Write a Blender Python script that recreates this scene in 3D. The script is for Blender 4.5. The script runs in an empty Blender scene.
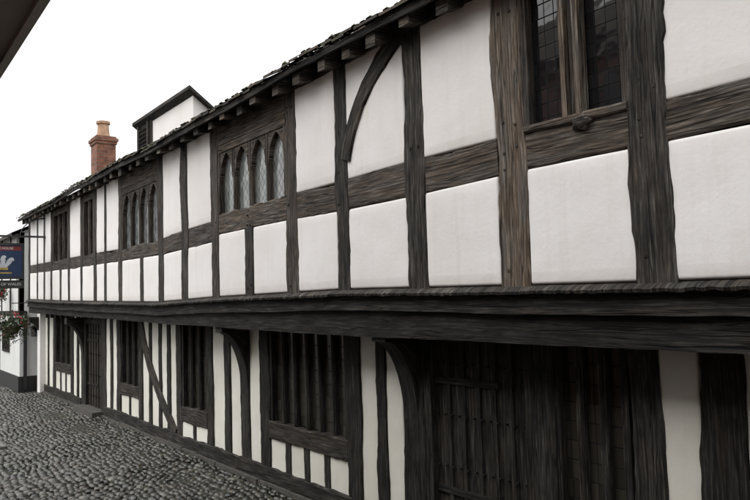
import bpy, math, random
import numpy as np
from mathutils import Vector, Matrix, noise
rnd = random.Random(7)
scene = bpy.context.scene

# ------------------------------------------------------------------ helpers
def interp(tab, x):
    if x <= tab[0][0]: return tab[0][1]
    for (a, b), (c, d) in zip(tab, tab[1:]):
        if x <= c: return b + (d - b) * (x - a) / (c - a)
    return tab[-1][1]

def empty(name, loc=(0, 0, 0)):
    e = bpy.data.objects.new(name, None); e.location = (0, 0, 0)
    scene.collection.objects.link(e); return e

class MB:
    def __init__(s): s.v = []; s.f = []; s.uv = []; s.tone = []; s.m = []
    def quad(s, idx, uvs, tone, m=0):
        s.f.append(idx); s.uv.append(uvs); s.tone.append(tone); s.m.append(m)
    def face(s, pts, tone=(0, 0), m=0, uvs=None):
        b = len(s.v); s.v += [tuple(p) for p in pts]
        if uvs is None:
            n = (Vector(pts[1]) - Vector(pts[0])).cross(Vector(pts[2]) - Vector(pts[0]))
            ax = max(range(3), key=lambda i: abs(n[i]))
            o = [i for i in range(3) if i != ax]
            uvs = [(p[o[0]], p[o[1]]) for p in pts]
        s.quad(list(range(b, b + len(pts))), uvs, tone, m)
    def box(s, x0, x1, y0, y1, z0, z1, tone=(0, 0), m=0, jit=0.0, M=None):
        P = [Vector((x, y, z)) for x in (x0, x1) for y in (y0, y1) for z in (z0, z1)]
        if jit: P = [p + Vector([rnd.uniform(-jit, jit) for _ in range(3)]) for p in P]
        L = [x1 - x0, y1 - y0, z1 - z0]; ax = max(range(3), key=lambda i: L[i])
        ou, ov = rnd.uniform(0, 50), rnd.uniform(0, 50)
        F = [(0, 1, 3, 2), (4, 6, 7, 5), (0, 4, 5, 1), (2, 3, 7, 6), (0, 2, 6, 4), (1, 5, 7, 3)]
        raw = list(P)
        if M is not None: P = [M @ p for p in P]
        b = len(s.v); s.v += [tuple(p) for p in P]
        for q in F:
            uv = []
            for i in q:
                p = raw[i]; o = [p[j] for j in range(3) if j != ax]
                uv.append((p[ax] + ou, o[0] + o[1] + ov))
            s.quad([b + i for i in q], uv, tone, m)
    def beam(s, path, w, d, proud=0.02, tone=None, wob=0.008, bev=0.010, m=0, wend=None):
        """timber on a wall plane y=d following (x,z) path"""
        if tone is None: tone = (rnd.uniform(0.0, 0.25), rnd.random())
        pts = []
        for (a, b) in zip(path, path[1:]):
            a = Vector(a); b = Vector(b); n = max(1, int((b - a).length / 0.05))
            for i in range(n): pts.append(a.lerp(b, i / n))
        pts.append(Vector(path[-1]))
        N = len(pts); ou, ov = rnd.uniform(0, 80), rnd.uniform(0, 80)
        s1, s2 = rnd.uniform(0, 100), rnd.uniform(0, 100)
        base = len(s.v); L = 0; prof = []
        for i, p in enumerate(pts):
            t = pts[min(i + 1, N - 1)] - pts[max(i - 1, 0)]; t.normalize()
            nrm = Vector((-t.y, t.x))
            if i: L += (p - pts[i - 1]).length
            ww = w if wend is None else w + (wend - w) * i / (N - 1)
            nz_ = lambda sd: noise.noise(Vector((L * 1.6, sd, 0))) * 2.1 + .8 * noise.noise(Vector((L * 7, sd, 5))) + .5 * noise.noise(Vector((L * 19, sd, 8)))
            e1 = ww / 2 + wob * nz_(s1); e2 = ww / 2 + wob * nz_(s2)
            pr = proud + 0.004 * noise.noise(Vector((L * 3, s1, s2)))
            b1 = bev * (1 + .9 * noise.noise(Vector((L * 11, s2, 3)))); b2 = bev * (1 + .9 * noise.noise(Vector((L * 11, s1, 3))))
            row = [(-e1, -0.05), (-e1, pr - b1), (-e1 + b1, pr), (e2 - b2, pr), (e2, pr - b2), (e2, -0.05)]
            for (o, q) in row:
                c = p + nrm * o
                s.v.append((c.x, d - q, c.y)); prof.append((L + ou, o + q + ov))
        for i in range(N - 1):
            for j in range(5):
                q = [i * 6 + j, (i + 1) * 6 + j, (i + 1) * 6 + j + 1, i * 6 + j + 1]
                s.quad([base + k for k in q], [prof[k] for k in q], tone, m)
        for q in ([0, 1, 2, 3, 4, 5], [(N - 1) * 6 + k for k in (5, 4, 3, 2, 1, 0)]):
            s.quad([base + k for k in q], [prof[k] for k in q], tone, m)
    def panel(s, xa, xb, za, zb, d, proud=0.02, zb2=None, za2=None, m=0):
        """hand-floated plaster infill; zb2/za2: heights at xb"""
        if zb2 is None: zb2 = zb
        if za2 is None: za2 = za
        def ticks(L):
            e = [0, .006, .012, .022]
            e = [t for t in e if t < L * .45]
            n = max(2, int(L / 0.06)); a = e[-1]
            mid = [a + (L - 2 * a) * i / n for i in range(1, n)]
            return e + mid + [L - t for t in reversed(e)]
        W = xb - xa; tx = ticks(W); tz = ticks(max(zb - za, zb2 - za2)); H = max(zb - za, zb2 - za2)
        base = len(s.v); sd = rnd.uniform(0, 99)
        for z in tz:
            for x in tx:
                fx = x / W; zz0 = za + (za2 - za) * fx; zz1 = zb + (zb2 - zb) * fx
                Z = zz0 + (zz1 - zz0) * z / H; X = xa + x
                dx = min(x, W - x); dz = min(z, H - z)
                R = 0.018
                if dx < R and dz < R: de = R - math.hypot(R - dx, R - dz)
                else: de = min(dx, dz)
                de = max(de, 0)
                h = proud * (1 - math.exp(-de / 0.006)) if de > 0 else -0.006
                h += 0.005 * noise.noise(Vector((X * 1.6, Z * 1.6, sd))) + .002 * noise.noise(Vector((X * 6, Z * 6, sd)))
                s.v.append((X, d - h, Z))
        nx = len(tx)
        for j in range(len(tz) - 1):
            for i in range(nx - 1):
                q = [base + j * nx + i, base + j * nx + i + 1, base + (j + 1) * nx + i + 1, base + (j + 1) * nx + i]
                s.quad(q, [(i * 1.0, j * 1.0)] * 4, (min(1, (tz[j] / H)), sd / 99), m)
    def make(s, name, mats, parent=None, smooth=False):
        me = bpy.data.meshes.new(name); me.from_pydata(s.v, [], s.f)
        uvl = me.uv_layers.new(name="UVMap")
        uvl.data.foreach_set("uv", [c for f in s.uv for p in f for c in p])
        ca = me.color_attributes.new(name="tone", type='FLOAT_COLOR', domain='CORNER')
        ca.data.foreach_set("color", [c for f, t in zip(s.f, s.tone) for _ in f for c in (t[0], t[1], 0, 1)])
        me.polygons.foreach_set("material_index", s.m)
        me.polygons.foreach_set("use_smooth", [smooth] * len(s.f))
        for mt in (mats if isinstance(mats, list) else [mats]): me.materials.append(mt)
        me.update()
        o = bpy.data.objects.new(name, me); scene.collection.objects.link(o)
        if parent: o.parent = parent
        return o

# ------------------------------------------------------------------ materials
class NT:
    def __init__(s, name):
        s.mat = bpy.data.materials.new(name); s.mat.use_nodes = True
        s.t = s.mat.node_tree; s.b = s.t.nodes["Principled BSDF"]
    def n(s, typ, **kw):
        nd = s.t.nodes.new(typ)
        for k, v in kw.items():
            if k in nd.inputs: nd.inputs[k].default_value = v
            else: setattr(nd, k, v)
        return nd
    def l(s, a, b): s.t.links.new(a, b)
    def ramp(s, fac, stops):
        r = s.n("ShaderNodeValToRGB"); e = r.color_ramp.elements
        while len(e) < len(stops): e.new(0.5)
        for el, (p, c) in zip(e, stops): el.position = p; el.color = (*c, 1) if len(c) == 3 else c
        s.l(fac, r.inputs[0]); return r.outputs[0]
    def mix(s, fac, a, b, mode='MIX'):
        m = s.n("ShaderNodeMix"); m.data_type = 'RGBA'; m.blend_type = mode
        for sock, v in ((m.inputs[0], fac), (m.inputs[6], a), (m.inputs[7], b)):
            if hasattr(v, "is_output"): s.l(v, sock)
            else: sock.default_value = v if not isinstance(v, tuple) else (*v, 1)
        return m.outputs[2]
    def math(s, op, a, b=None, c=None):
        m = s.n("ShaderNodeMath", operation=op)
        for i, v in enumerate((a, b, c)):
            if v is None: continue
            if hasattr(v, "is_output"): s.l(v, m.inputs[i])
            else: m.inputs[i].default_value = v
        return m.outputs[0]
    def coords(s, kind="Object", scale=(1, 1, 1)):
        tc = s.n("ShaderNodeTexCoord"); mp = s.n("ShaderNodeMapping"); mp.inputs[3].default_value = scale
        s.l(tc.outputs[kind], mp.inputs[0]); return mp.outputs[0]
    def noise(s, vec, scale, detail=4, rough=.55, dist=0):
        n = s.n("ShaderNodeTexNoise"); n.inputs["Scale"].default_value = scale
        n.inputs["Detail"].default_value = detail; n.inputs["Roughness"].default_value = rough
        n.inputs["Distortion"].default_value = dist
        s.l(vec, n.inputs["Vector"]); return n.outputs[0]
    def bump(s, h, strength=.4, dist=.01, normal=None):
        b = s.n("ShaderNodeBump"); b.inputs["Strength"].default_value = strength; b.inputs["Distance"].default_value = dist
        s.l(h, b.inputs["Height"])
        if normal: s.l(normal, b.inputs["Normal"])
        s.l(b.outputs[0], s.b.inputs["Normal"]); return b.outputs[0]

def timber_mat(name="weathered_oak"):
    k = NT(name); fine = k.noise(k.coords("UV", (3.2, 60, 1)), 1.0, 4, .75)
    shake = k.noise(k.coords("UV", (.7, 17, 1)), 1.0, 2, .5, .15)
    patch = k.noise(k.coords("UV", (2.2, 6, 1)), 1.0, 3, .75)
    grey = k.noise(k.coords("UV", (2.4, 10, 1)), 1.0, 3, .7)
    at = k.n("ShaderNodeAttribute", attribute_name="tone"); sep = k.n("ShaderNodeSeparateColor")
    k.l(at.outputs["Color"], sep.inputs[0])
    dark = k.ramp(fine, [(.32, (.008, .0075, .007)), (.5, (.024, .021, .0185)), (.62, (.064, .057, .050)), (.74, (.15, .137, .122))])
    brown = k.ramp(fine, [(.30, (.020, .0155, .012)), (.48, (.092, .068, .050)), (.6, (.175, .135, .10)), (.74, (.32, .265, .205))])
    amt = k.math('ADD', sep.outputs[0], k.math('MULTIPLY', k.math('SUBTRACT', patch, .5), 1.6))
    cl = k.n("ShaderNodeClamp"); k.l(amt, cl.inputs[0])
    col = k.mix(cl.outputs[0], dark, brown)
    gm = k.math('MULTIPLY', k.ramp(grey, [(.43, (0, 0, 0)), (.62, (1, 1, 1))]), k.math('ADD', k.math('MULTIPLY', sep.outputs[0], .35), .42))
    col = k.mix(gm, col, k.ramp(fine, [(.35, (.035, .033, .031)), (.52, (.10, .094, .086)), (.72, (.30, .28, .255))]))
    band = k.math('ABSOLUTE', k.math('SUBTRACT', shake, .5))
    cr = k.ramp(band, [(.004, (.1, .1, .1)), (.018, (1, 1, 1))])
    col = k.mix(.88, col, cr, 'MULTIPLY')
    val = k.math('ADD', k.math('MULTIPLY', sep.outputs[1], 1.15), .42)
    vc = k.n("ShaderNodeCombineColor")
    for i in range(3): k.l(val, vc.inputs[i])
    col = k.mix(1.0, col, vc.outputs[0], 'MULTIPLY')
    k.l(col, k.b.inputs["Base Color"]); k.b.inputs["Roughness"].default_value = .8
    k.b.inputs["Specular IOR Level"].default_value = .22
    h = k.math('ADD', k.math('MULTIPLY', fine, .7), k.math('MULTIPLY', cr, .5))
    k.bump(h, .8, .010); return k.mat

def plaster_mat(name="limewashed_plaster", base=(.83, .81, .80), grime=.08):
    k = NT(name); o = k.coords("Object")
    big = k.noise(o, 1.3, 4, .65); fine = k.noise(o, 34, 3, .6); mid = k.noise(o, 7, 3, .5)
    streak = k.noise(k.coords("Object", (10, 10, .9)), 1.0, 4, .7)
    d = tuple(c * (1 - grime) for c in base)
    c1 = k.mix(k.ramp(big, [(.35, (0, 0, 0)), (.65, (1, 1, 1))]), base, (d[0] * 1.01, d[1], d[2] * .975))
    sm = k.ramp(streak, [(.52, (0, 0, 0)), (.8, (1, 1, 1))])
    c2 = k.mix(k.math('MULTIPLY', sm, .28), c1, (.58, .53, .46))
    at = k.n("ShaderNodeAttribute", attribute_name="tone"); sep = k.n("ShaderNodeSeparateColor"); k.l(at.outputs["Color"], sep.inputs[0])
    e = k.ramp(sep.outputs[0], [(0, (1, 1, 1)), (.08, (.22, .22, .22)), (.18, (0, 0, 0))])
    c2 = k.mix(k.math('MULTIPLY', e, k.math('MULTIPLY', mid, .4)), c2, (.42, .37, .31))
    spots = k.ramp(k.noise(o, 55, 2, .5), [(.69, (0, 0, 0)), (.77, (1, 1, 1))])
    c3 = k.mix(k.math('MULTIPLY', spots, .3), c2, (.4, .37, .33))
    k.l(c3, k.b.inputs["Base Color"]); k.b.inputs["Roughness"].default_value = .85
    k.bump(k.math('ADD', k.math('MULTIPLY', fine, .35), mid), .28, .010); return k.mat

def glass_mat(name, base, lead=(.03, .03, .03), k1=9.0, rough=.06, spec=.9, diamond=True, lw=.025):
    k = NT(name); tc = k.n("ShaderNodeTexCoord"); sp = k.n("ShaderNodeSeparateXYZ"); k.l(tc.outputs["UV"], sp.inputs[0])
    u = k.math('MULTIPLY', sp.outputs[0], k1 * 1.25); v = k.math('MULTIPLY', sp.outputs[1], k1)
    if diamond: a = k.math('ADD', u, v); b = k.math('SUBTRACT', u, v)
    else: a = u; b = v
    def line(t):
        return k.math('ABSOLUTE', k.math('SUBTRACT', k.math('FRACT', t), .5))
    mx = k.math('MAXIMUM', line(a), line(b)); msk = k.ramp(mx, [(.5 - lw * 2, (0, 0, 0)), (.5 - lw, (1, 1, 1))])
    fl = k.n("ShaderNodeCombineXYZ"); k.l(k.math('FLOOR', a), fl.inputs[0]); k.l(k.math('FLOOR', b), fl.inputs[1])
    wn = k.n("ShaderNodeTexWhiteNoise"); wn.noise_dimensions = '3D'; k.l(fl.outputs[0], wn.inputs[0])
    tint = k.math('ADD', k.math('MULTIPLY', wn.outputs[0], .7), .6)
    tcx = k.n("ShaderNodeCombineColor")
    for i in range(3): k.l(tint, tcx.inputs[i])
    g = k.mix(1.0, base, tcx.outputs[0], 'MULTIPLY')
    k.l(k.mix(msk, g, lead), k.b.inputs["Base Color"])
    rg = k.math('ADD', k.math('MULTIPLY', msk, .6), rough); k.l(rg, k.b.inputs["Roughness"])
    k.l(k.math('MULTIPLY', k.math('SUBTRACT', 1.0, msk), spec), k.b.inputs["Specular IOR Level"])
    nm = k.noise(k.coords("UV", (1, 1, 1)), 5, 2, .5)
    h = k.math('ADD', k.math('MULTIPLY', nm, 1.0), k.math('MULTIPLY', k.math('MULTIPLY', k.math('FRACT', a), k.math('SUBTRACT', wn.outputs[0], .5)), .5))
    k.bump(h, .35, .012); return k.mat

def brick_mat(name, c1, c2, mortar, scale=1.0):
    k = NT(name); tc = k.n("ShaderNodeTexCoord"); sp = k.n("ShaderNodeSeparateXYZ"); k.l(tc.outputs["Object"], sp.inputs[0])
    cb = k.n("ShaderNodeCombineXYZ"); k.l(k.math('ADD', sp.outputs[0], sp.outputs[1]), cb.inputs[0]); k.l(sp.outputs[2], cb.inputs[1])
    b = k.n("ShaderNodeTexBrick"); k.l(cb.outputs[0], b.inputs["Vector"])
    b.inputs["Scale"].default_value = scale; b.inputs["Brick Width"].default_value = .225; b.inputs["Row Height"].default_value = .075
    b.inputs["Mortar Size"].default_value = .006; b.inputs["Color1"].default_value = (*c1, 1); b.inputs["Color2"].default_value = (*c2, 1)
    b.inputs["Mortar"].default_value = (*mortar, 1)
    n = k.noise(k.coords("Object"), 6, 4, .7)
    k.l(k.mix(1.0, b.outputs[0], k.ramp(n, [(.28, (.35, .33, .33)), (.72, (1.2, 1.12, 1.05))]), 'MULTIPLY'), k.b.inputs["Base Color"])
    k.b.inputs["Roughness"].default_value = .85
    k.bump(k.math('SUBTRACT', 1.0, b.outputs[1]), .6, .008); return k.mat

def simple_mat(name, c, rough=.7, var=.3, scale=8, bump=.2, metal=0):
    k = NT(name); n = k.noise(k.coords("Object"), scale, 4, .6)
    lo = tuple(x * (1 - var) for x in c); hi = tuple(min(1, x * (1 + var)) for x in c)
    k.l(k.ramp(n, [(.3, lo), (.7, hi)]), k.b.inputs["Base Color"]); k.b.inputs["Roughness"].default_value = rough
    k.b.inputs["Metallic"].default_value = metal
    k.bump(n, bump, .01); return k.mat

def tone_mat(name, stops, rough=.7, spec=.5, bumpscale=60, wet=False, moss=False):
    """per-stone colour from the tone attribute"""
    k = NT(name); at = k.n("ShaderNodeAttribute", attribute_name="tone"); sep = k.n("ShaderNodeSeparateColor")
    k.l(at.outputs["Color"], sep.inputs[0]); o = k.coords("Object")
    n = k.noise(o, bumpscale, 3, .65); big = k.noise(o, .9, 4, .7)
    c = k.ramp(sep.outputs[0], stops)
    c = k.mix(1.0, c, k.ramp(n, [(.3, (.5, .5, .5)), (.7, (1.4, 1.4, 1.4))]), 'MULTIPLY')
    c = k.mix(1.0, c, k.ramp(big, [(.35, (.45, .48, .38)), (.65, (1.25, 1.2, 1.18))]), 'MULTIPLY')
    if moss: c = k.mix(k.math('MULTIPLY', k.ramp(k.noise(o, 6, 4, .7), [(.5, (0, 0, 0)), (.62, (1, 1, 1))]), .7), c, (.05, .055, .018))
    k.l(c, k.b.inputs["Base Color"])
    if wet:
        k.l(k.ramp(big, [(.38, (.28, .28, .28)), (.62, (rough, rough, rough))]), k.b.inputs["Roughness"])
    else: k.b.inputs["Roughness"].default_value = rough
    k.b.inputs["Specular IOR Level"].default_value = spec
    k.bump(n, .5, .006); return k.mat

M_T = timber_mat()
M_P = plaster_mat()
M_PL = plaster_mat("limewash_lower", (.80, .785, .715), .14)
M_GL = glass_mat("leaded_glass_painted_sky", (.20, .215, .21), (.05, .05, .05), 9, .07, 1.0)  # grey base: old curtained glass, with sky reflection painted into the colour
M_GD = glass_mat("leaded_glass_dark", (.012, .012, .014), (.008, .008, .008), 11, .05, .9, False, .03)
M_GB = glass_mat("old_glass_brownish", (.045, .040, .032), (.02, .02, .02), 8, .14, .4, False)
M_DARK = simple_mat("dark_interior", (.006, .005, .005), .95)
M_TILE = tone_mat("clay_roof_tiles", [(0, (.028, .024, .022)), (.5, (.06, .046, .038)), (1, (.10, .07, .055))], .85, moss=True)
M_STONE = simple_mat("stone_plinth", (.065, .06, .052), .85, .4, 10, .5)
M_BRICK = brick_mat("orange_brick", (.30, .125, .075), (.19, .08, .05), (.22, .19, .165))
M_BRICK2 = brick_mat("opposite_brick", (.26, .12, .08), (.17, .08, .06), (.3, .27, .23))
M_POT = simple_mat("terracotta", (.40, .25, .16), .8)
M_IRON = simple_mat("black_iron", (.012, .012, .013), .45)
M_BLACKP = simple_mat("black_paint", (.015, .015, .016), .5)

# ------------------------------------------------------------------ main building
DU, DL = 3.40, 3.77
XL, XR = -18.3, 3.2
ZJ = [(-18.3, 2.28), (-15, 2.20), (-12.4, 2.155), (-9.5, 2.11), (-7.7, 2.145), (-5, 2.165), (-2.4, 2.13), (3.2, 2.11)]
zj = lambda x: interp(ZJ, x)
ZTOP = 4.13
house = empty("timber_framed_house")

b = MB()
b.box(XL, XR, DU + .11, DU + .2, 2.0, 4.26)
b.box(XL - .3, XR, DL + .11, DL + .2, 0.0, 2.02)
b.box(XL, XR, DU + .02, DL + .12, 1.98, 2.04)
b.make("wall_core", M_DARK, house)
b = MB()
b.box(XL - .3, XL - .0, DU + .24, 8.0, 0.0, 4.2, (.5, 0)); b.box(XR - .02, XR + .12, DU + .01, 8.0, 0, 4.2, (.5, 0))
b.box(XL, XR, 7.9, 8.0, 0, 4.2, (.5, 0))
b.make("end_walls", M_P, house)

tim = MB(); pan = MB(); win = MB(); panl = MB()

posts = [(-18.3, -18.1, .05, 'LU'), (-17.37, -17.24, .05, 'LU'), (-16.68, -16.52, .1, 'LU'), (-15.98, -15.84, .1, 'LU'),
         (-15.18, -15.04, .1, 'L'), (-14.5, -14.36, .15, 'LU'), (-13.58, -13.44, .1, 'LU'), (-12.68, -12.52, .12, 'LU'),
         (-12.06, -11.93, .1, 'LU'), (-11.28, -11.10, .2, 'LU'), (-10.25, -10.11, .1, 'L'), (-9.50, -9.29, .1, 'LU'),
         (-8.65, -8.43, .12, 'LU'), (-7.72, -7.50, .22, 'LU'), (-6.83, -6.64, .15, 'L'), (-5.94, -5.73, .25, 'LU'),
         (-5.06, -4.87, .02, 'LU'), (-4.10, -3.87, .02, 'LU'), (-3.16, -2.90, .95, 'LU'), (-2.17, -1.95, .05, 'LU'),
         (-0.95, -0.73, .05, 'LU'), (.15, .37, .3, 'LU'), (1.3, 1.52, .1, 'LU'), (2.4, 2.6, .1, 'LU'), (3.0, 3.2, .1, 'LU')]
RAIL = [(-18.3, 2.90, 3.08), (-14.5, 2.82, 3.03), (-12.6, 2.80, 3.0), (-11.2, 2.78, 2.97), (-9.4, 2.76, 2.97), (-8.5, 2.78, 3.02), (-7.6, 2.80, 3.04),
        (-7.59, 2.87, 3.13), (-5.85, 2.87, 3.11), (-4.95, 2.85, 3.11), (-4.0, 2.85, 3.12), (-2.9, 2.87, 3.11), (-2.1, 2.865, 3.08), (3.2, 2.82, 3.06)]
rlo = lambda x: interp([(a, b_) for a, b_, c in RAIL], x)
rhi = lambda x: interp([(a, c) for a, b_, c in RAIL], x)
windows_u = {(-15.98, -14.36): (3, 2), (-13.58, -12.52): (2, 2), (-11.28, -9.29): (4, 1), (-7.72, -5.73): (4, 1), (-3.16, -1.95): (2, 2)}

for (x0, x1, t, rows) in posts:
    xc = (x0 + x1) / 2; w = x1 - x0; lean = rnd.uniform(-.024, .024)
    g_ = .15 + .5 * rnd.random()
    if t < .06: g_ = .15 + .3 * rnd.random()
    if t > .8: g_ = .6
    top = ZTOP + .03 if 'U' in rows else rlo(xc) + .02
    za_ = zj(xc) - .02
    tim.beam([(xc, za_), (xc + lean * .6, za_ + (top - za_) * .35), (xc - lean * .3, za_ + (top - za_) * .7), (xc, top)], w * rnd.uniform(.97, 1.07), DU, .019 + rnd.uniform(0, .005), (t, g_), .017 if w > .17 else .010)

low = sorted(posts, key=lambda p: p[0]); upp = [p for p in low if 'U' in p[3]]
for a, c in zip(low, low[1:]):
    xa, xb = a[1] - .012, c[0] + .012
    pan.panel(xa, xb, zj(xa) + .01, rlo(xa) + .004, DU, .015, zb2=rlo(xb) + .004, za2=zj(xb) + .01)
def arch_window(mb, x0, x1, z0, z1, n, d, tone, glass_m, arched=True, jw=.07, mw=.07, head=None, depth=.05):
    zi0 = z0; W = (x1 - x0 - 2 * jw - (n - 1) * mw) / n
    tj = lambda: (max(0, tone[0] + rnd.uniform(-.12, .12)), min(1, max(0, tone[1] + rnd.uniform(-.12, .12))))
    mb.box(x0, x0 + jw, d - .012, d + .09, z0, z1, tj()); mb.box(x1 - jw, x1, d - .012, d + .09, z0, z1, tj())
    hz = z1 - (head or .08)
    for i in range(n):
        a = x0 + jw + i * (W + mw); c = a + W
        if i < n - 1:
            dd = d - .006 - rnd.uniform(0, .004); tt = tj()
            m0, m1 = c, c + mw; ch_ = mw * .3
            sec = [(m0, d + .07), (m0, dd + ch_), (m0 + ch_, dd), (m1 - ch_, dd), (m1, dd + ch_), (m1, d + .07)]
            o_ = rnd.uniform(0, 50)
            for (xa_, ya_), (xb_, yb_) in zip(sec, sec[1:]):
                mb.face([(xa_, ya_, z0), (xb_, yb_, z0), (xb_, yb_, hz + .001), (xa_, ya_, hz + .001)], tt, 0,
                        [(z0 + o_, xa_ + ya_), (z0 + o_, xb_ + yb_), (hz + o_, xb_ + yb_), (hz + o_, xa_ + ya_)])
        g = d + depth
        mb.face([(a, g, zi0), (c, g, zi0), (c, g, hz), (a, g, hz)], (0, 0), glass_m, [(a, zi0), (c, zi0), (c, hz), (a, hz)])
        if arched:
            zs = hz - W * 1.0; K = 10; pts = []; tt = tj()
            for q in range(K + 1):
                f_ = q / K; x = a + W * f_; s_ = min(f_, 1 - f_) * 2
                pts.append((x, zs + (hz - .015 - zs) * math.sqrt(max(0, 1 - (1 - s_ * .62) ** 2)) / math.sqrt(1 - .38 ** 2)))
            for (xa_, za_), (xb_, zb_) in zip(pts, pts[1:]):
                mb.face([(xa_, d - .004, za_), (xb_, d - .004, zb_), (xb_, d - .004, hz + .01), (xa_, d - .004, hz + .01)], tt, 0, [(xa_ , za_), (xb_, zb_), (xb_, hz), (xa_, hz)])
                mb.face([(xa_, d - .004, za_), (xa_, d + depth, za_), (xb_, d + depth, zb_), (xb_, d - .004, zb_)], tt, 0)
    mb.box(x0 - .0, x1 + .0, d - .015, d + .09, hz, z1, tj())
for a, c in zip(upp, upp[1:]):
    key = (a[0], c[1]); xa, xb = a[1] - .012, c[0] + .012
    za, zb_ = rhi(xa) - .004, rhi(xb) - .004
    if key in windows_u:
        n, gm = windows_u[key]
        zb0 = max(za, zb_) - .01
        if n == 4:
            tn = (.55, .45) if xa > -9 else (.45, .3)
            arch_window(win, xa, xb, zb0, 3.89, 4, DU, tn, gm, mw=.062, jw=.045)
            tim.beam([(xa - .01, 4.01), (xb + .01, 4.005)], .24, DU, .018, (.75, .28), .004)
        elif xa > -4:
            arch_window(win, xa, xb, zb0, 4.08, 2, DU, (.3, .3), gm, arched=False, jw=.05, mw=.05, head=.1)
            win.box(-2.60, -2.565, DU - .03, DU + .04, zb0, 3.985, (.95, .7)); win.box(-2.50, -2.46, DU - .034, DU + .04, zb0, 3.985, (.9, .6))
        else:
            arch_window(win, xa, xb, zb0, 4.1, n, DU, (.5, .4), gm, arched=False, jw=.1, mw=.09, head=.12)
    else:
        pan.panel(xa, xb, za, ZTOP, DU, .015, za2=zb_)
for a, c in zip(upp, upp[1:]):
    xa, xb = a[1] - .014, c[0] + .014
    wd = (rhi(xa) - rlo(xa) + rhi(xb) - rlo(xb)) / 2
    tn = .55 if -8 < xa < -1 else .25
    if abs(xa + 4.87) < .1: tn = .42
    if xa > -2.2: tn = .15
    tim.beam([(xa, (rlo(xa) + rhi(xa)) / 2), (xa * .6 + xb * .4, (rlo(xa) + rhi(xa) + rlo(xb) + rhi(xb)) / 4 + rnd.uniform(-.018, .018)), (xb, (rlo(xb) + rhi(xb)) / 2)],
             wd, DU, .013 + rnd.uniform(0, .004), (tn + rnd.uniform(-.1, .15), rnd.uniform(.35, .65)), .015)
tim.beam([(-2.9, 3.12), (-2.17, 3.10)], .05, DU, .035, (.5, .5), .004)
tim.beam([(-4.08, 4.16), (-4.20, 4.09), (-4.36, 3.99), (-4.52, 3.865), (-4.66, 3.72), (-4.77, 3.56), (-4.84, 3.42), (-4.89, 3.28)], .19, DU, .034, (.12, .35), .009, wend=.13)
tim.beam([(XL, 4.18), (-12, 4.17), (-6, 4.18), (XR, 4.17)], .12, DU, .037, (.1, .4), .012)
for (x0, x1, t, rows) in posts:
    if x1 < -9: continue
    for zz in (2.25, 2.92, 3.02, 3.2, 3.95):
        if rnd.random() < .35: continue
        for dx in ((.3,) if rnd.random() < .6 else (.3, .7)):
            x = x0 + (x1 - x0) * dx + rnd.uniform(-.01, .01); r = .008; z = zz + rnd.uniform(-.03, .03)
            tim.box(x - r, x + r, DU - .027, DU, z - r, z + r, (t * .5, .2), jit=.002)

# ---- jetty: bressummer mouldings
def strip(mb, y0, y1, zf0, zf1, tone, step=.6, m=0, amp=1.0):
    n = int((XR - XL) / step); prev = None; sd = rnd.uniform(0, 99)
    for i in range(n + 1):
        x = XL + (XR - XL) * i / n
        w1 = amp * (.006 * noise.noise(Vector((x * 1.5, sd, 0))) + .004 * noise.noise(Vector((x * 7, sd, 0))))
        w2 = amp * (.008 * noise.noise(Vector((x * 1.5, sd, 9))) + .004 * noise.noise(Vector((x * 8, sd, 4))))
        c = [(x, y0 + w1, zf0(x) + w2), (x, y0 + w1, zf1(x) + w2), (x, y1, zf1(x) + w2), (x, y1, zf0(x) + w2)]
        if prev:
            for j in range(4):
                q = [prev[j], c[j], c[(j + 1) % 4], prev[(j + 1) % 4]]
                mb.face(q, tone, m, [(p[0] + sd, p[1] + p[2] + sd) for p in q])
        else: mb.face(c[::-1], tone, m)
        prev = c
    mb.face(prev, tone, m)
zb = lambda x: interp([(-18.3, 1.97), (-12, 1.87), (-9, 1.82), (-5.2, 1.775), (3.2, 1.775)], x)
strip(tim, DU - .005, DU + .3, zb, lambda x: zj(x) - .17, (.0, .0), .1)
strip(tim, DU - .045, DU + .3, lambda x: zj(x) - .17, lambda x: zj(x) - .125, (.05, .1), .1)
strip(tim, DU - .030, DU + .3, lambda x: zj(x) - .125, lambda x: zj(x) - .045, (.0, .05), .1)
for i in range(46):
    x = XL + .25 + i * .47
    tim.box(x, x + .13, DU + .31, DL + .05, 1.84, 1.975, (.05, .3))
def ledge():
    sd = 3.3; x = XL; prev = None; tone = (.2, .4); ou = 0; j = 0
    while x < XR:
        if prev is None or j <= 0:
            j = rnd.randint(10, 40); tone = (rnd.uniform(.0, .2), rnd.uniform(.15, .55)); off = rnd.uniform(-.003, .003); yo_ = rnd.uniform(-.005, .005); ou = rnd.uniform(0, 90)
        j -= 1
        rag = .008 * noise.noise(Vector((x * 14, sd, 0))) + .008 * noise.noise(Vector((x * 45, sd, 0)))
        y1 = DU - .082 + rag + yo_
        zt = zj(x) + .012; zl = zj(x) - .030 + .006 * noise.noise(Vector((x * 20, sd, 7))) + off
        ym = DU - .045; zm = (zt + zl) / 2 + .002 + .005 * noise.noise(Vector((x * 30, sd, 2)))
        th = .018 + .006 * noise.noise(Vector((x * 25, sd, 4)))
        c = [(x, DU + .02, zt), (x, ym, zm), (x, y1, zl), (x, y1 + .006, zl - th), (x, DU - .02, zl - th)]
        if prev:
            for q_ in range(4):
                q = [prev[q_], c[q_], c[q_ + 1], prev[q_ + 1]]
                tim.face(q, tone, 0, [(-p[1] + p[2] + ou, p[0] * .5 + ou) for p in q])
        prev = c; x += .022
ledge()

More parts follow.
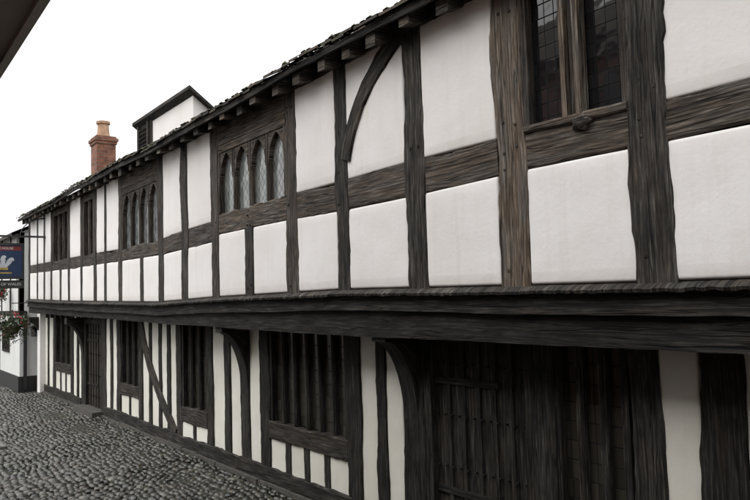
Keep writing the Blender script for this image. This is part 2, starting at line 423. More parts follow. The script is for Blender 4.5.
# ---- eaves
pitch = .62
x = XL + .1
while x < XR:
    w = rnd.uniform(.08, .13); y0 = 3.21 + rnd.uniform(-.03, .02); zlo = 4.05 + rnd.uniform(-.02, .02)
    P = [(x, y0, zlo), (x, y0, 4.16), (x, 3.45, 4.30), (x, 3.45, 4.13)]
    Q = [(p[0] + w, p[1] + .004, p[2]) for p in P]; tn = (.15 + .5 * rnd.random(), .45 + rnd.random() * .55)
    tim.face(P, tn); tim.face(Q[::-1], tn)
    for j in range(4): tim.face([P[j], Q[j], Q[(j + 1) % 4], P[(j + 1) % 4]], tn)
    x += rnd.uniform(.34, .48)
tim.face([(XL - .1, 3.17, 4.165), (XR, 3.17, 4.165), (XR, 3.5, 4.36), (XL - .1, 3.5, 4.36)], (.05, .2))
sag = lambda x: .020 * math.sin(x * .9) + .013 * math.sin(x * 2.3 + 1)
x = XL - .1
while x < XR:
    L_ = min(rnd.uniform(1.6, 3.2), XR - x); dz = rnd.uniform(-.008, .008); ou = rnd.uniform(0, 50); n = max(1, int(L_ / .15)); tn = (rnd.uniform(0, .2), rnd.uniform(.1, .5))
    for i in range(n):
        a0, a1 = x + L_ * i / n + (.004 if i == 0 else 0), x + L_ * (i + 1) / n
        f0 = [4.130 + dz + sag(q) * .7 + .010 * noise.noise(Vector((q * 2.1, 7, 1))) for q in (a0, a1)]
        Pq = [(a0, 3.165, f0[0]), (a1, 3.165, f0[1]), (a1, 3.160, 4.195), (a0, 3.160, 4.195)]
        tim.face(Pq, tn, 0, [(p[0] + ou, p[2]) for p in Pq])
        tim.face([(a0, 3.165, f0[0]), (a0, 3.19, f0[0]), (a1, 3.19, f0[1]), (a1, 3.165, f0[1])], tn)
        tim.face([(a0, 3.19, f0[0]), (a0, 3.19, 4.195), (a1, 3.19, 4.195), (a1, 3.19, f0[1])], tn)
    x += L_
ZE = 4.205
roof = MB()
roof.face([(XL - .1, 3.16, ZE - .02), (XR + .1, 3.16, ZE - .02), (XR + .1, 5.8, ZE - .02 + 2.64 * pitch), (XL - .1, 5.8, ZE - .02 + 2.64 * pitch)], (.4, 0))
roof.face([(XL - .1, 8.5, ZE), (XR + .1, 8.5, ZE), (XR + .1, 5.8, ZE + 2.64 * pitch), (XL - .1, 5.8, ZE + 2.64 * pitch)], (.4, 0))
for e in (XL - .0, XR + .02):
    roof.face([(e, 3.3, ZE - .02), (e, 8.3, ZE - .02), (e, 5.8, ZE - .04 + 2.64 * pitch)], (.5, 0))
for r_ in range(22):
    x = XL - .1 + (r_ % 2) * .08
    yb = 3.13 + r_ * .12
    while x < XR + .05:
        w = .165; j = rnd.uniform(-.012, .012); z0 = ZE - .012 + (yb - 3.13) * pitch + sag(x) * (1 if r_ < 3 else .4)
        y0 = yb + rnd.uniform(-.018, .018); y1 = y0 + .16; z1 = z0 + .16 * pitch - .012; th = .022
        t = (rnd.random(), 0)
        zf = z0 + th + j * .6
        P = [(x, y0, zf), (x + w - .006, y0, zf + rnd.uniform(-.005, .005)), (x + w - .006, y1, z1 + th), (x, y1, z1 + th)]
        roof.face(P, t); roof.face([(x, y0, z0 + j * .6), (x + w - .006, y0, z0 + j * .6), P[1], P[0]], t)
        if r_ == 0: roof.face([(x, y0, z0 + j * .6), (x, y1, z1), (x + w - .006, y1, z1), (x + w - .006, y0, z0 + j * .6)], t)
        x += w
for i in range(240):
    x = rnd.uniform(XL, XR); r = rnd.uniform(.012, .035); y0 = 3.15 + rnd.uniform(0, .12); z0 = ZE + .012 + sag(x) + (y0 - 3.13) * pitch
    ring = [(x + r * 1.5 * math.cos(a), y0 + r * math.sin(a), z0) for a in [k_ * math.pi / 3 for k_ in range(6)]]
    top_ = (x, y0, z0 + r * rnd.uniform(.6, 1.1))
    for j in range(6): roof.face([ring[j], ring[(j + 1) % 6], top_], (rnd.random(), 0), 1)
M_MOSS = simple_mat("moss", (.035, .04, .014), .95, .4, 40, .5)
roof.make("tiled_roof", [M_TILE, M_MOSS], house)

# ---- dormer on roof
dm = MB()
A = [(-12.25, 4.26, 4.5), (-10.33, 4.26, 4.5), (-10.33, 4.26, 5.40), (-12.25, 4.26, 5.40)]
Bk = [(-12.25, 5.0, 4.5), (-10.33, 5.0, 4.5), (-10.33, 5.0, 4.80), (-12.25, 5.0, 4.80)]
dm.face(A, (.5, 0), 0); dm.face(Bk[::-1], (.5, 0), 0)
for j in range(4): dm.face([A[j], Bk[j], Bk[(j + 1) % 4], A[(j + 1) % 4]], (.5, 0), 0)
dm.face([(-12.80, 4.24, 4.5), (-12.25, 4.24, 4.5), (-12.25, 4.24, 5.38), (-12.80, 4.24, 5.38)], (.0, .0), 1)
dm.face([(-12.80, 4.24, 4.5), (-12.80, 4.24, 5.38), (-12.80, 5.0, 4.80), (-12.80, 5.0, 4.5)], (.1, .2), 1)
for i in range(7):
    z = 4.80 + i * .075
    M = Matrix.Translation((0, 4.22, z)) @ Matrix.Rotation(math.radians(-35), 4, 'X')
    dm.box(-12.74, -12.31, -.03, .03, -.006, .006, (.1, .5), 1, M=M)
for xx in (-12.82, -12.30): dm.box(xx, xx + .06, 4.19, 4.24, 4.72, 5.36, (.1, .5), 1)
dm.box(-12.27, -12.17, 4.235, 4.27, 4.5, 5.38, (.1, .5), 1)
P = [(-13.0, 4.16, 5.475), (-10.22, 4.16, 5.475), (-10.22, 5.0, 4.86), (-13.0, 5.0, 4.86)]
Q = [(p[0], p[1], p[2] - .055) for p in P]
dm.face(P, (.3, .3), 2); dm.face(Q[::-1], (.1, .1), 1)
for j in range(4): dm.face([P[j], Q[j], Q[(j + 1) % 4], P[(j + 1) % 4]], (.1, .3), 1)
dm.make("roof_dormer", [M_P, M_T, M_TILE], house)

# ---- chimney
ch = MB()
cx, cy = -17.15, 4.8
ch.box(cx - .25, cx + .25, cy - .22, cy + .22, 4.6, 5.92)
ch.box(cx - .275, cx + .275, cy - .245, cy + .245, 5.92, 5.99); ch.box(cx - .30, cx + .30, cy - .27, cy + .27, 5.99, 6.06)
ch.box(cx - .26, cx + .26, cy - .23, cy + .23, 6.06, 6.11)
def lathe(mb, cx, cy, prof, n=20, m=0, tone=(0, 0)):
    for (r0_, z0), (r1, z1) in zip(prof, prof[1:]):
        for i in range(n):
            a, c = 2 * math.pi * i / n, 2 * math.pi * (i + 1) / n
            mb.face([(cx + r0_ * math.cos(a), cy + r0_ * math.sin(a), z0), (cx + r0_ * math.cos(c), cy + r0_ * math.sin(c), z0),
                     (cx + r1 * math.cos(c), cy + r1 * math.sin(c), z1), (cx + r1 * math.cos(a), cy + r1 * math.sin(a), z1)], tone, m)
lathe(ch, cx, cy, [(.16, 6.10), (.145, 6.2), (.125, 6.42), (.16, 6.44), (.16, 6.5), (.12, 6.5), (.1, 6.3)], m=1)
ch.make("chimney", [M_BRICK, M_POT], house)

# ---- lower storey
lows = [(-18.62, -18.38), (-18.0, -17.86), (-17.45, -17.2), (-15.82, -15.62), (-15.32, -15.17), (-14.98, -14.76), (-13.5, -13.28), (-13.02, -12.87),
        (-12.62, -12.40), (-11.46, -11.27), (-10.98, -10.85), (-10.55, -10.42), (-10.2, -10.05), (-9.82, -9.62), (-8.75, -8.56), (-8.2, -8.03),
        (-7.74, -7.52), (-7.26, -7.03), (-5.51, -5.29), (-5.05, -4.90), (-4.68, -4.40), (-3.24, -3.08), (-2.52, -2.30), (-2.07, -1.82), (-1.5, -1.3), (-.95, -.7), (-.3, -.1), (.4, .6), (1.1, 1.3), (1.9, 2.1), (3.0, 3.2)]
win_l = {(-17.2, -15.82): (.85, 3, 3), (-12.40, -11.46): (.76, 3, 3), (-9.62, -8.75): (.65, 3, 3), (-7.03, -5.51): (.77, 6, 3), (-3.08, -2.52): (.5, 3, 3)}
doors = [(-14.76, -13.5), (-4.40, -3.24)]
for (x0, x1) in lows:
    xc = (x0 + x1) / 2
    tim.beam([(xc, .1), (xc + rnd.uniform(-.022, .022), 1.0), (xc, 1.98)], x1 - x0, DL, .026 + rnd.uniform(0, .006), (rnd.uniform(0, .1), rnd.uniform(.0, .3)), .013)
for a, c in zip(lows, lows[1:]):
    key = (a[1], c[0])
    if key in win_l:
        z0, n, g = win_l[key]
        arch_window(win, a[1] - .004, c[0] + .004, z0, 1.95, n, DL, (.08, .15), g, arched=False, jw=.05, mw=.06, head=.08)
        tim.beam([(a[1] - .01, z0 - .1), (c[0] + .01, z0 - .1)], .2, DL, .034, (.3, .2), .010)
        ww = c[0] - a[1]; k_ = max(1, round(ww / .4)); w_ = .11
        xs = [a[1]] + [a[1] + ww * i / k_ for i in range(1, k_)] + [c[0]]
        for xm in xs[1:-1]:
            tim.beam([(xm, .12), (xm, z0 - .15)], w_, DL, .02, (.05, .2), .008)
        for i in range(len(xs) - 1):
            l_ = xs[i] + (w_ / 2 if i else 0); r_ = xs[i + 1] - (w_ / 2 if i < len(xs) - 2 else 0)
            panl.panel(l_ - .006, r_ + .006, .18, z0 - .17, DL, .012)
    elif key in doors:
        x0, x1 = key
        tim.box(x0, x0 + .09, DL - .02, DL + .1, .1, 1.95, (.1, .1)); tim.box(x1 - .09, x1, DL - .02, DL + .1, .1, 1.95, (.1, .1))
        tim.box(x0, x1, DL - .016, DL + .1, 1.74, 1.95, (.1, .1))
        n = 6; w_ = (x1 - x0 - .18) / n; tb = .42 if x0 < -10 else .12
        for i in range(n):
            xa = x0 + .09 + i * w_
            tim.box(xa + .004, xa + w_ - .004, DL + .035 + rnd.uniform(0, .004), DL + .09, .12, 1.74, (tb + rnd.uniform(-.06, .1), rnd.random() * .2))
            if i: tim.box(xa - .02, xa + .02, DL + .02, DL + .05, .12, 1.74, (tb, .1))
        for zz in (.55, 1.4):
            tim.box(x0 + .1, x0 + .8, DL + .012, DL + .03, zz, zz + .05, (0, 0))
        for zz in (.35, .75, 1.15, 1.55):
            for i in range(n * 2):
                xs_ = x0 + .12 + i * w_ / 2; tim.box(xs_, xs_ + .014, DL + .008, DL + .03, zz, zz + .014, (0, 0))
    else:
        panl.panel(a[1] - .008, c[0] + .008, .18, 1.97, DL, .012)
for (xa, xb) in ((-18.7, -14.98), (-13.3, -9.0), (-9.0, -4.6), (-3.1, XR)):
    tim.beam([(xa, .17), ((xa + xb) / 2, .175), (xb, .165)], .17, DL, .04, (.08, .2), .014)
st = MB()
x = -18.7
while x < XR:
    w = rnd.uniform(.35, .8)
    st.box(x, min(x + w - .008, XR), DL - .075 + rnd.uniform(-.01, .01), DL + .1, -.02, .095 + rnd.uniform(-.01, .008), (rnd.random(), 0), jit=.004)
    x += w
for (x0, x1) in doors: st.box(x0 - .05, x1 + .05, DL - .22, DL + .03, -.02, .15, (.5, 0), jit=.006)
st.make("stone_plinth", M_STONE, house)
tim.beam([(-11.38, 1.9), (-11.2, 1.5), (-10.85, 1.05), (-10.4, .62), (-9.85, .25)], .2, DL, .04, (.12, .45), .01, wend=.16)
def bracket(x, w, h=.85, t=(.05, .2)):
    K = 10; yi = DL + .0; yo = DU + .02; zt = 1.86; out = []
    for i in range(K + 1):
        a = math.pi / 2 * i / K
        y = yo + (yi - .03 - yo) * math.sin(a) ; z = (zt - .12) - (h - .12) * (1 - math.cos(a))
        out.append((y, z))
    for (ya, za), (yb, zb_) in zip(out, out[1:]):
        for xx, fl in ((x, 0), (x + w, 1)):
            q = [(xx, ya, za), (xx, yb, zb_), (xx, yi + .02, zb_), (xx, yi + .02, za)]
            tim.face(q[::-1] if fl else q, t, 0, [(p[2], p[1]) for p in q])
        tim.face([(x, ya, za), (x + w, ya, za), (x + w, yb, zb_), (x, yb, zb_)], t, 0, [(za, 0), (za, w), (zb_, w), (zb_, 0)])
    tim.box(x, x + w, yo, yi + .02, zt - .12, zt, t)
for x in (-18.6, -14.95, -7.72, -4.64, -.93): bracket(x, .18)
tim.make("oak_frame", M_T, house)
win.make("windows", [M_T, M_GL, M_GD, M_GB], house)
pan.make("upper_plaster_panels", M_P, house, smooth=True)
panl.make("lower_plaster_panels", M_PL, house, smooth=True)
bs = MB(); Mx = Matrix.Translation((-2.47, DU - .02, 3.075))
for i in range(8):
    for j in range(20):
        def pt(i, j):
            a = math.pi / 2 * i / 8; c = 2 * math.pi * j / 20; r = 1 + .18 * math.cos(5 * c) * math.sin(a)
            return Mx @ Vector((.065 * math.sin(a) * math.cos(c) * r, -.045 * math.cos(a), .045 * math.sin(a) * math.sin(c) * r))
        bs.face([pt(i, j), pt(i + 1, j), pt(i + 1, j + 1), pt(i, j + 1)], (.3, .5))
bs.make("carved_boss", M_T, house)

# ------------------------------------------------------------------ ground and cobbles
g = MB(); g.face([(-150, -150, 0), (150, -150, 0), (150, 150, 0), (-150, 150, 0)])
g.make("ground", simple_mat("earth", (.05, .048, .042), .9, .3, 3))
g2 = MB(); g2.face([(-40, -.9, .02), (6, -.9, .02), (6, 3.72, .02), (-40, 3.72, .02)])
rng = np.random.default_rng(3)
y = -.9; cells = []
while y < 3.69:
    dy = rng.uniform(.062, .10); x = -27 + rng.uniform(0, .1)
    while x < 0:
        dx = rng.uniform(.055, .145); cells.append((x, y, dx, dy)); x += dx
    y += dy
C = np.array(cells); n = len(C)
tx = np.array([-.5, -.38, 0, .38, .5]); gx, gy = np.meshgrid(tx, tx); gx = gx.ravel(); gy = gy.ravel(); NV = 25; S_ = 5
rr_ = (np.abs(gx * 2) ** 4 + np.abs(gy * 2) ** 4) ** .25; mxx = np.maximum(np.abs(gx * 2), np.abs(gy * 2))
sc_ = np.where(rr_ > 0, mxx / np.maximum(rr_, 1e-6), 1); gx = gx * sc_; gy = gy * sc_
prof = np.where(mxx > .9, -.024, np.where(mxx > .5, -.004, 0))
wv = lambda X_, Y_: .045 * np.sin(X_ * 1.7 + Y_ * .6) + .028 * np.sin(X_ * 4.7 + Y_ * 3) + .014 * np.sin(X_ * 12.3 + Y_ * 7)
cxs = C[:, 0] + C[:, 2] / 2; cys = C[:, 1] + C[:, 3] / 2 + wv(C[:, 0], C[:, 1]) + rng.normal(0, .007, n)
sx = rng.uniform(.76, 1.02, n); sy = rng.uniform(.74, 1.10, n); rot = rng.normal(0, .2, n)
lx = gx[None] * (C[:, 2] * sx)[:, None]; ly = gy[None] * (C[:, 3] * sy)[:, None]
X = cxs[:, None] + lx * np.cos(rot)[:, None] - ly * np.sin(rot)[:, None] + rng.normal(0, .004, (n, NV))
Y = cys[:, None] + lx * np.sin(rot)[:, None] + ly * np.cos(rot)[:, None] + rng.normal(0, .004, (n, NV))
und = .016 * np.sin(cxs * .8) * np.sin(cys * 1.7) + .010 * np.sin(cxs * 2.9 + cys) - .02 * np.exp(-((cys - 3.2) / .25) ** 2)
top = .057 + und + rng.normal(0, .005, n)
tilt = rng.normal(0, .09, (n, 2))
Z = top[:, None] + tilt[:, :1] * lx + tilt[:, 1:] * ly + prof[None] + rng.normal(0, .0014, (n, NV))
V = np.stack([X, Y, Z], -1).reshape(-1, 3)
qf = [[j * S_ + i, j * S_ + i + 1, (j + 1) * S_ + i + 1, (j + 1) * S_ + i] for j in range(S_ - 1) for i in range(S_ - 1)]
F = (np.arange(n)[:, None, None] * NV + np.array(qf)[None]).reshape(-1, 4)
me = bpy.data.meshes.new("setts"); me.from_pydata(V.tolist(), [], F.tolist())
ca = me.color_attributes.new(name="tone", type='FLOAT_COLOR', domain='POINT')
cd = np.zeros((n * NV, 4)); cd[:, 0] = np.repeat(rng.random(n), NV); cd[:, 3] = 1
ca.data.foreach_set("color", cd.ravel()); me.polygons.foreach_set("use_smooth", [True] * len(F))
me.materials.append(tone_mat("cobbles", [(0, (.014, .015, .012)), (.35, (.030, .031, .026)), (.6, (.044, .038, .030)), (.85, (.062, .064, .056)), (1, (.13, .125, .11))], .5, .5, 45, wet=True))
lane = empty("cobbled_lane")
o = bpy.data.objects.new("setts", me); scene.collection.objects.link(o); o.parent = lane
g2.make("lane_bed", simple_mat("lane_bed", (.026, .027, .018), .95, .4, 14, .6), lane)
mh = MB(); mh.box(-12.3, -11.6, 1.35, 1.85, .03, .082, (.5, 0))
for i in range(6):
    for j in range(4):
        mh.box(-12.24 + i * .105, -12.17 + i * .105, 1.40 + j * .11, 1.47 + j * .11, .082, .088)
mh.make("manhole_cover", simple_mat("cast_iron", (.13, .13, .12), .5, .3, 20, .3, .2))
lf = MB()
for i in range(420):
    x = rnd.uniform(-18, -3); y = 3.66 - abs(rnd.gauss(0, .45)); z = .072 + rnd.uniform(-.01, .01); a = rnd.uniform(0, 6.28); s_ = rnd.uniform(.008, .026)
    c_, d_ = math.cos(a) * s_, math.sin(a) * s_
    lf.face([(x - c_, y - d_, z), (x + d_ * .5, y - c_ * .5, z + .006), (x + c_, y + d_, z + .003), (x - d_ * .5, y + c_ * .5, z + .01)], (rnd.random(), 0))
lf.make("fallen_leaves", tone_mat("dry_leaves", [(0, (.10, .05, .022)), (.6, (.17, .10, .04)), (1, (.10, .11, .04))], .8))

# ------------------------------------------------------------------ far white inn
inn = empty("white_inn"); iw = MB()
ix0, ix1, iy0 = -27.0, -19.0, 3.32
iw.box(ix0, ix1, iy0, 9, .42, 3.95, (.5, 0), 0)
iw.box(ix0 - .0, ix1 + .03, iy0 - .03, 9, 0, .42, (0, 0), 1)
iw.box(ix0, ix1 + .015, iy0 - .015, iy0 + .14, 1.9, 2.02, (.1, .2), 2)
for x in (-26.8, -25.5, -24.2, -22.9, -21.6, -20.3, -19.15): iw.box(x, x + .15, iy0 - .012, iy0 + .1, 2.02, 3.95, (.1, .2), 2)
for x in (-24.0, -21.3):
    iw.box(x, x + 1.0, iy0 - .03, iy0 + .05, .95, 1.75, (.1, .2), 2); iw.box(x + .08, x + .46, iy0 - .035, iy0 + .04, 1.02, 1.68, (0, 0), 3); iw.box(x + .54, x + .92, iy0 - .035, iy0 + .04, 1.02, 1.68, (0, 0), 3)
iw.box(-22.6, -21.75, iy0 - .035, iy0 + .05, .05, 1.85, (.2, .2), 2)
iw.box(ix1 + .02, ix1 + .09, 3.40, 3.47, .1, 2.0, (0, 0), 1)
iw.box(ix1, ix1 + .22, 3.60, 3.64, 1.62, 1.65, (0, 0), 1); iw.box(ix1 + .12, ix1 + .26, 3.55, 3.69, 1.38, 1.60, (0, 0), 3); iw.box(ix1 + .10, ix1 + .28, 3.53, 3.71, 1.60, 1.63, (0, 0), 1)
def gable(mb, x0, x1, y0, y1, z, h, m, over=.2):
    ym = (y0 + y1) / 2; k = h / ((y1 - y0) / 2); a = z - over * k
    for (ya, yb) in ((y0 - over, ym), (y1 + over, ym)):
        mb.face([(x0, ya, a), (x1, ya, a), (x1, yb, z + h), (x0, yb, z + h)], (.5, 0), m)
        mb.face([(x0, ya, a + .08), (x1, ya, a + .08), (x1, yb, z + h + .08), (x0, yb, z + h + .08)], (.5, 0), m)
    for ya in (y0 - over, y1 + over): mb.face([(x0, ya, a), (x1, ya, a), (x1, ya, a + .08), (x0, ya, a + .08)], (.3, 0), m)
    for xx in (x0 + .12, x1 - .12): mb.face([(xx, y0, z), (xx, y1, z), (xx, ym, z + h - .01)], (.5, 0), 0)
gable(iw, ix0 - .1, ix1 + .1, iy0, 9, 3.95, 1.35, 4)
iw.make("inn_walls", [plaster_mat("inn_render", (.70, .71, .70), .1), M_BLACKP, M_T, M_GD, M_TILE], inn)
fh = empty("brick_cottage"); fw_ = MB()
fw_.box(-46, -34, 0, 3.3, 0, 4.2, (0, 0), 0); gable(fw_, -46.1, -33.9, 0, 3.3, 4.2, 1.2, 1)
fw_.box(-34.0, -33.96, .8, 1.7, .0, 2.0, (.1, .2), 2); fw_.box(-34.0, -33.96, 2.0, 2.9, .9, 1.9, (.1, .2), 3)
fw_.box(-34.0, -33.96, .8, 1.6, 2.6, 3.6, (.1, .2), 3)
fw_.make("cottage_walls", [M_BRICK2, M_TILE, M_T, M_GD], fh)

# ------------------------------------------------------------------ inn sign
sg = empty("inn_sign"); s = MB(); SX = -16.5
sy0, sy1 = 2.20, 2.92; zt, zbm = 3.42, 2.62
s.box(SX - .03, SX + .03, sy0, sy1, zbm + .14, zt, (0, 0), 0)
for (a, c, d_, e) in ((sy0 - .04, sy1 + .04, zt, zt + .05), (sy0 - .04, sy1 + .04, zbm + .09, zbm + .14)):
    s.box(SX - .05, SX + .05, a, c, d_, e, (0, 0), 1)
for yy in (sy0 - .04, sy1): s.box(SX - .045, SX + .045, yy, yy + .04, zbm + .14, zt, (0, 0), 1)
s.box(SX - .025, SX + .025, sy0 - .04, sy1 + .04, zbm - .11, zbm + .06, (0, 0), 1)
for yy in (sy0 + .1, sy1 - .1): s.box(SX - .008, SX + .008, yy, yy + .016, zbm + .05, zbm + .1, (0, 0), 1)
s.box(SX - .02, SX + .02, sy0 - .1, DU + .02, 3.60, 3.64, (0, 0), 1)
for yy in (sy0 + .1, sy1 - .1): s.box(SX - .01, SX + .01, yy, yy + .02, 3.46, 3.61, (0, 0), 1)
for i in range(8):
    a0, a1 = math.pi / 2 * i / 8, math.pi / 2 * (i + 1) / 8
    f = lambda a: (DU - .02 - .5 * math.sin(a), 3.62 + .42 * math.cos(a))
    (ya, za), (yb, zb_) = f(a0), f(a1)
    s.face([(SX - .012, ya, za), (SX + .012, ya, za), (SX + .012, yb, zb_), (SX - .012, yb, zb_)], (0, 0), 1)
    s.face([(SX + .012, ya, za), (SX + .012, ya, za - .03), (SX + .012, yb, zb_ - .03), (SX + .012, yb, zb_)], (0, 0), 1)
s.box(SX + .030, SX + .034, sy0 + .02, sy1 - .02, 3.31, 3.40, (0, 0), 2)
yc = (sy0 + sy1) / 2
for k_, (off, lean) in enumerate(((-.16, -.62), (.16, .62), (0, 0))):
    pts = [(-.012, 0), (-.04, .06), (-.05, .13), (-.065, .20), (-.05, .26), (-.02, .30), (.03, .305), (.065, .27), (.055, .235), (.03, .25), (.05, .19), (.04, .12), (.035, .06), (.012, 0)]
    sg_ = -1 if lean < 0 else 1; P = []
    for (a, c) in pts:
        a *= sg_; yy = a * math.cos(lean) + c * math.sin(lean); zz = -a * math.sin(lean) + c * math.cos(lean)
        P.append((SX + .033 + k_ * .003, yc + off * .15 + yy * .88, 2.94 + zz * .88))
    s.face(P, (0, 0), 3)
s.box(SX + .030, SX + .042, yc - .09, yc + .09, 2.90, 2.95, (0, 0), 4)
s.box(SX + .030, SX + .038, yc - .16, yc + .16, 2.82, 2.85, (0, 0), 4)
s.make("sign_board", [simple_mat("blue_sign_paint", (.008, .026, .075), .4, .15), M_BLACKP, simple_mat("red_paint", (.14, .015, .015), .5),
                      simple_mat("white_paint", (.42, .45, .48), .5, .15), simple_mat("gold_paint", (.35, .24, .06), .4)], sg)
def text(body, size, y, z, mat, x):
    cu = bpy.data.curves.new("lettering", 'FONT'); cu.body = body; cu.size = size; cu.align_x = 'CENTER'; cu.align_y = 'CENTER'; cu.extrude = .002
    ob = bpy.data.objects.new("lettering", cu); scene.collection.objects.link(ob)
    ob.rotation_euler = (math.pi / 2, 0, math.pi / 2); ob.location = (x, y, z); cu.materials.append(mat); ob.parent = sg
MW = simple_mat("letter_white", (.5, .5, .48), .5, .05)
text("FREE HOUSE", .068, yc, 3.355, MW, SX + .037); text("PRINCE OF WALES", .082, yc, zbm - .025, MW, SX + .028)

# ------------------------------------------------------------------ hanging baskets
LEAFM = [simple_mat("coir_liner", (.08, .055, .03), .9), M_IRON,
        tone_mat("leaf_green", [(0, (.018, .035, .012)), (.5, (.04, .07, .022)), (1, (.08, .12, .04))], .6),
        simple_mat("red_petals", (.45, .025, .04), .6), simple_mat("pink_petals", (.45, .16, .2), .6)]
def basket(name, x, y, z, R, seed, drop=1.0):
    e = empty(name); k = MB(); rr = random.Random(seed)
    lathe(k, x, y, [(.02, z - R * .55), (R * .35, z - R * .45), (R * .55, z - R * .1), (R * .58, z)], 14, 0)
    for a in (0, 2.1, 4.2):
        px, py = x + R * .55 * math.cos(a), y + R * .55 * math.sin(a)
        k.face([(px, py, z), (px + .008, py, z), (x + .004, y, z + .5), (x - .004, y, z + .5)], (0, 0), 1)
    k.box(x - .01, x + .01, y, DU if x > -18.5 else iy0, z + .49, z + .51, (0, 0), 1)
    for i in range(2400):
        v = Vector((rr.gauss(0, 1), rr.gauss(0, 1), rr.gauss(0, 1))).normalized() * R * (rr.random() ** .35)
        v.z = v.z * (.75 if v.z > 0 else drop); lump = 1 + .6 * noise.noise(v * 7 + Vector((seed, 0, 0))); v *= lump
        c = Vector((x, y, z + .02)) + v; s_ = rr.uniform(.012, .032)
        a = Vector((rr.gauss(0, 1), rr.gauss(0, 1), rr.gauss(0, 1))).normalized(); b2 = a.cross(Vector((rr.gauss(0, 1), rr.gauss(0, 1), rr.gauss(0, 1)))).normalized()
        k.face([c - a * s_, c + b2 * s_ * .55, c + a * s_, c - b2 * s_ * .55], (rr.random(), 0), 2)
    for i in range(45):
        v = Vector((rr.gauss(0, 1), rr.gauss(0, 1), rr.gauss(0, 1))).normalized() * R * 1.0
        v.z *= .8; c = Vector((x, y, z + .02)) + v; m = 3 if rr.random() < .7 else 4; nrm = v.normalized(); t1 = nrm.orthogonal().normalized(); t2 = nrm.cross(t1)
        for q in range(5):
            a = q * 1.2566; d1 = t1 * math.cos(a) + t2 * math.sin(a); d2 = t1 * math.cos(a + .6) + t2 * math.sin(a + .6); d3 = t1 * math.cos(a - .6) + t2 * math.sin(a - .6)
            k.face([c, c + d2 * .018, c + d1 * .032 + nrm * .006, c + d3 * .018], (0, 0), m)
    k.make("plants", LEAFM, e)
basket("hanging_basket", -17.2, 2.84, 1.70, .36, 1, 1.1)
basket("hanging_basket.001", -20.2, 2.95, 2.5, .3, 2)

# ------------------------------------------------------------------ opposite side of lane
op = empty("brick_house"); ob_ = MB()
ob_.box(-9.0, 5, -6, -.95, 0, 5.3, (0, 0), 0)
gable(ob_, -9.1, 5.1, -6, -.95, 5.3, 1.8, 1, .12)
for x in (-7.8, -5.4, -3.0, -.6, 1.8):
    for z0 in (1.0, 3.7):
        ob_.box(x, x + 1.0, -.99, -.9, z0, z0 + 1.25, (.1, .3), 2); ob_.box(x + .07, x + .46, -.995, -.885, z0 + .07, z0 + 1.18, (0, 0), 3); ob_.box(x + .54, x + .93, -.995, -.885, z0 + .07, z0 + 1.18, (0, 0), 3)
P = [(-8.6, -.95, 3.62), (4.6, -.95, 3.62), (4.6, .60, 3.44), (-8.6, .60, 3.44)]; Q = [(p[0], p[1], p[2] - .05) for p in P]
ob_.face(P, (.5, 0), 1); ob_.face(Q[::-1], (0, 0), 4)
for j in range(4): ob_.face([P[j], Q[j], Q[(j + 1) % 4], P[(j + 1) % 4]], (0, 0), 4)
ob_.box(-8.6, 4.6, .60, .64, 3.36, 3.46, (0, 0), 4)
for x in (-8.4, -6.2, -4.0, -1.9, 1.2, 3.4):
    ob_.box(x, x + .08, -.95, .58, 3.30, 3.38, (.2, .3), 2)
ob_.make("house_walls", [M_BRICK2, M_TILE, M_T, M_GD, simple_mat("grey_painted_board", (.45, .41, .38), .6, .1)], op)

# ------------------------------------------------------------------ light and sky
w = bpy.data.worlds.new("World"); scene.world = w; w.use_nodes = True; nt = w.node_tree
bg = nt.nodes["Background"]; sky = nt.nodes.new("ShaderNodeTexSky"); sky.sky_type = 'NISHITA'; sky.sun_disc = False
EL, AZ = math.radians(48), math.radians(215)
sky.sun_elevation = EL; sky.sun_rotation = AZ; sky.air_density = 1.5; sky.dust_density = 4
mx = nt.nodes.new("ShaderNodeMix"); mx.data_type = 'RGBA'; mx.inputs[0].default_value = .93
tc = nt.nodes.new("ShaderNodeTexCoord"); nz = nt.nodes.new("ShaderNodeTexNoise"); nz.inputs["Scale"].default_value = 1.6; nz.inputs["Detail"].default_value = 4
nt.links.new(tc.outputs["Generated"], nz.inputs["Vector"])
rp = nt.nodes.new("ShaderNodeValToRGB"); rp.color_ramp.elements[0].position = .3; rp.color_ramp.elements[1].position = .75
rp.color_ramp.elements[0].color = (.86, .865, .875, 1); rp.color_ramp.elements[1].color = (1, .995, .985, 1)
nt.links.new(nz.outputs[0], rp.inputs[0])
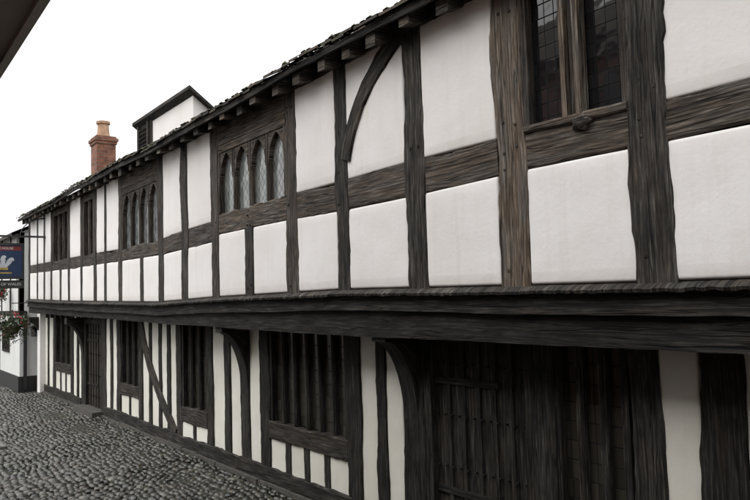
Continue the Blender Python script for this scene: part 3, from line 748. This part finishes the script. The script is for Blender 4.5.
# standard overcast distribution: zenith about three times as bright as the horizon
sx_ = nt.nodes.new("ShaderNodeSeparateXYZ"); nt.links.new(tc.outputs["Generated"], sx_.inputs[0])
mr = nt.nodes.new("ShaderNodeMapRange"); mr.inputs["From Min"].default_value = 0; mr.inputs["From Max"].default_value = 1
mr.inputs["To Min"].default_value = 7.2; mr.inputs["To Max"].default_value = 25.0
nt.links.new(sx_.outputs[2], mr.inputs[0])
sc = nt.nodes.new("ShaderNodeVectorMath"); sc.operation = 'SCALE'
nt.links.new(rp.outputs[0], sc.inputs[0]); nt.links.new(mr.outputs[0], sc.inputs["Scale"])
nt.links.new(sky.outputs[0], mx.inputs[6]); nt.links.new(sc.outputs[0], mx.inputs[7]); nt.links.new(mx.outputs[2], bg.inputs[0])
bg.inputs[1].default_value = .14
sl = bpy.data.lights.new("overcast_sun", 'SUN'); sl.energy = 1.1; sl.angle = math.radians(35); sl.color = (1, .97, .93)
so = bpy.data.objects.new("overcast_sun", sl); scene.collection.objects.link(so)
dv = Vector((math.sin(AZ) * math.cos(EL), math.cos(AZ) * math.cos(EL), math.sin(EL)))
so.rotation_euler = dv.to_track_quat('Z', 'Y').to_euler()

# ------------------------------------------------------------------ camera
yaw = math.radians(36.87); p = math.radians(3.84); ro = math.radians(1.7)
h = Vector((-math.cos(yaw), math.sin(yaw), 0)); r0 = Vector((math.sin(yaw), math.cos(yaw), 0))
fw = h * math.cos(p) + Vector((0, 0, 1)) * math.sin(p); u0 = r0.cross(fw)
r = r0 * math.cos(ro) - u0 * math.sin(ro); u = r0 * math.sin(ro) + u0 * math.cos(ro)
cam = bpy.data.cameras.new("camera"); co_ = bpy.data.objects.new("camera", cam); scene.collection.objects.link(co_)
Mc = Matrix((r, u, -fw)).transposed().to_4x4(); Mc.translation = (0, 0, 2.1); co_.matrix_world = Mc
cam.lens = 33.6; cam.sensor_width = 36; cam.clip_start = .05; cam.clip_end = 500
scene.camera = co_
scene.view_settings.view_transform = 'Standard'; scene.view_settings.look = 'None'; scene.view_settings.exposure = 0
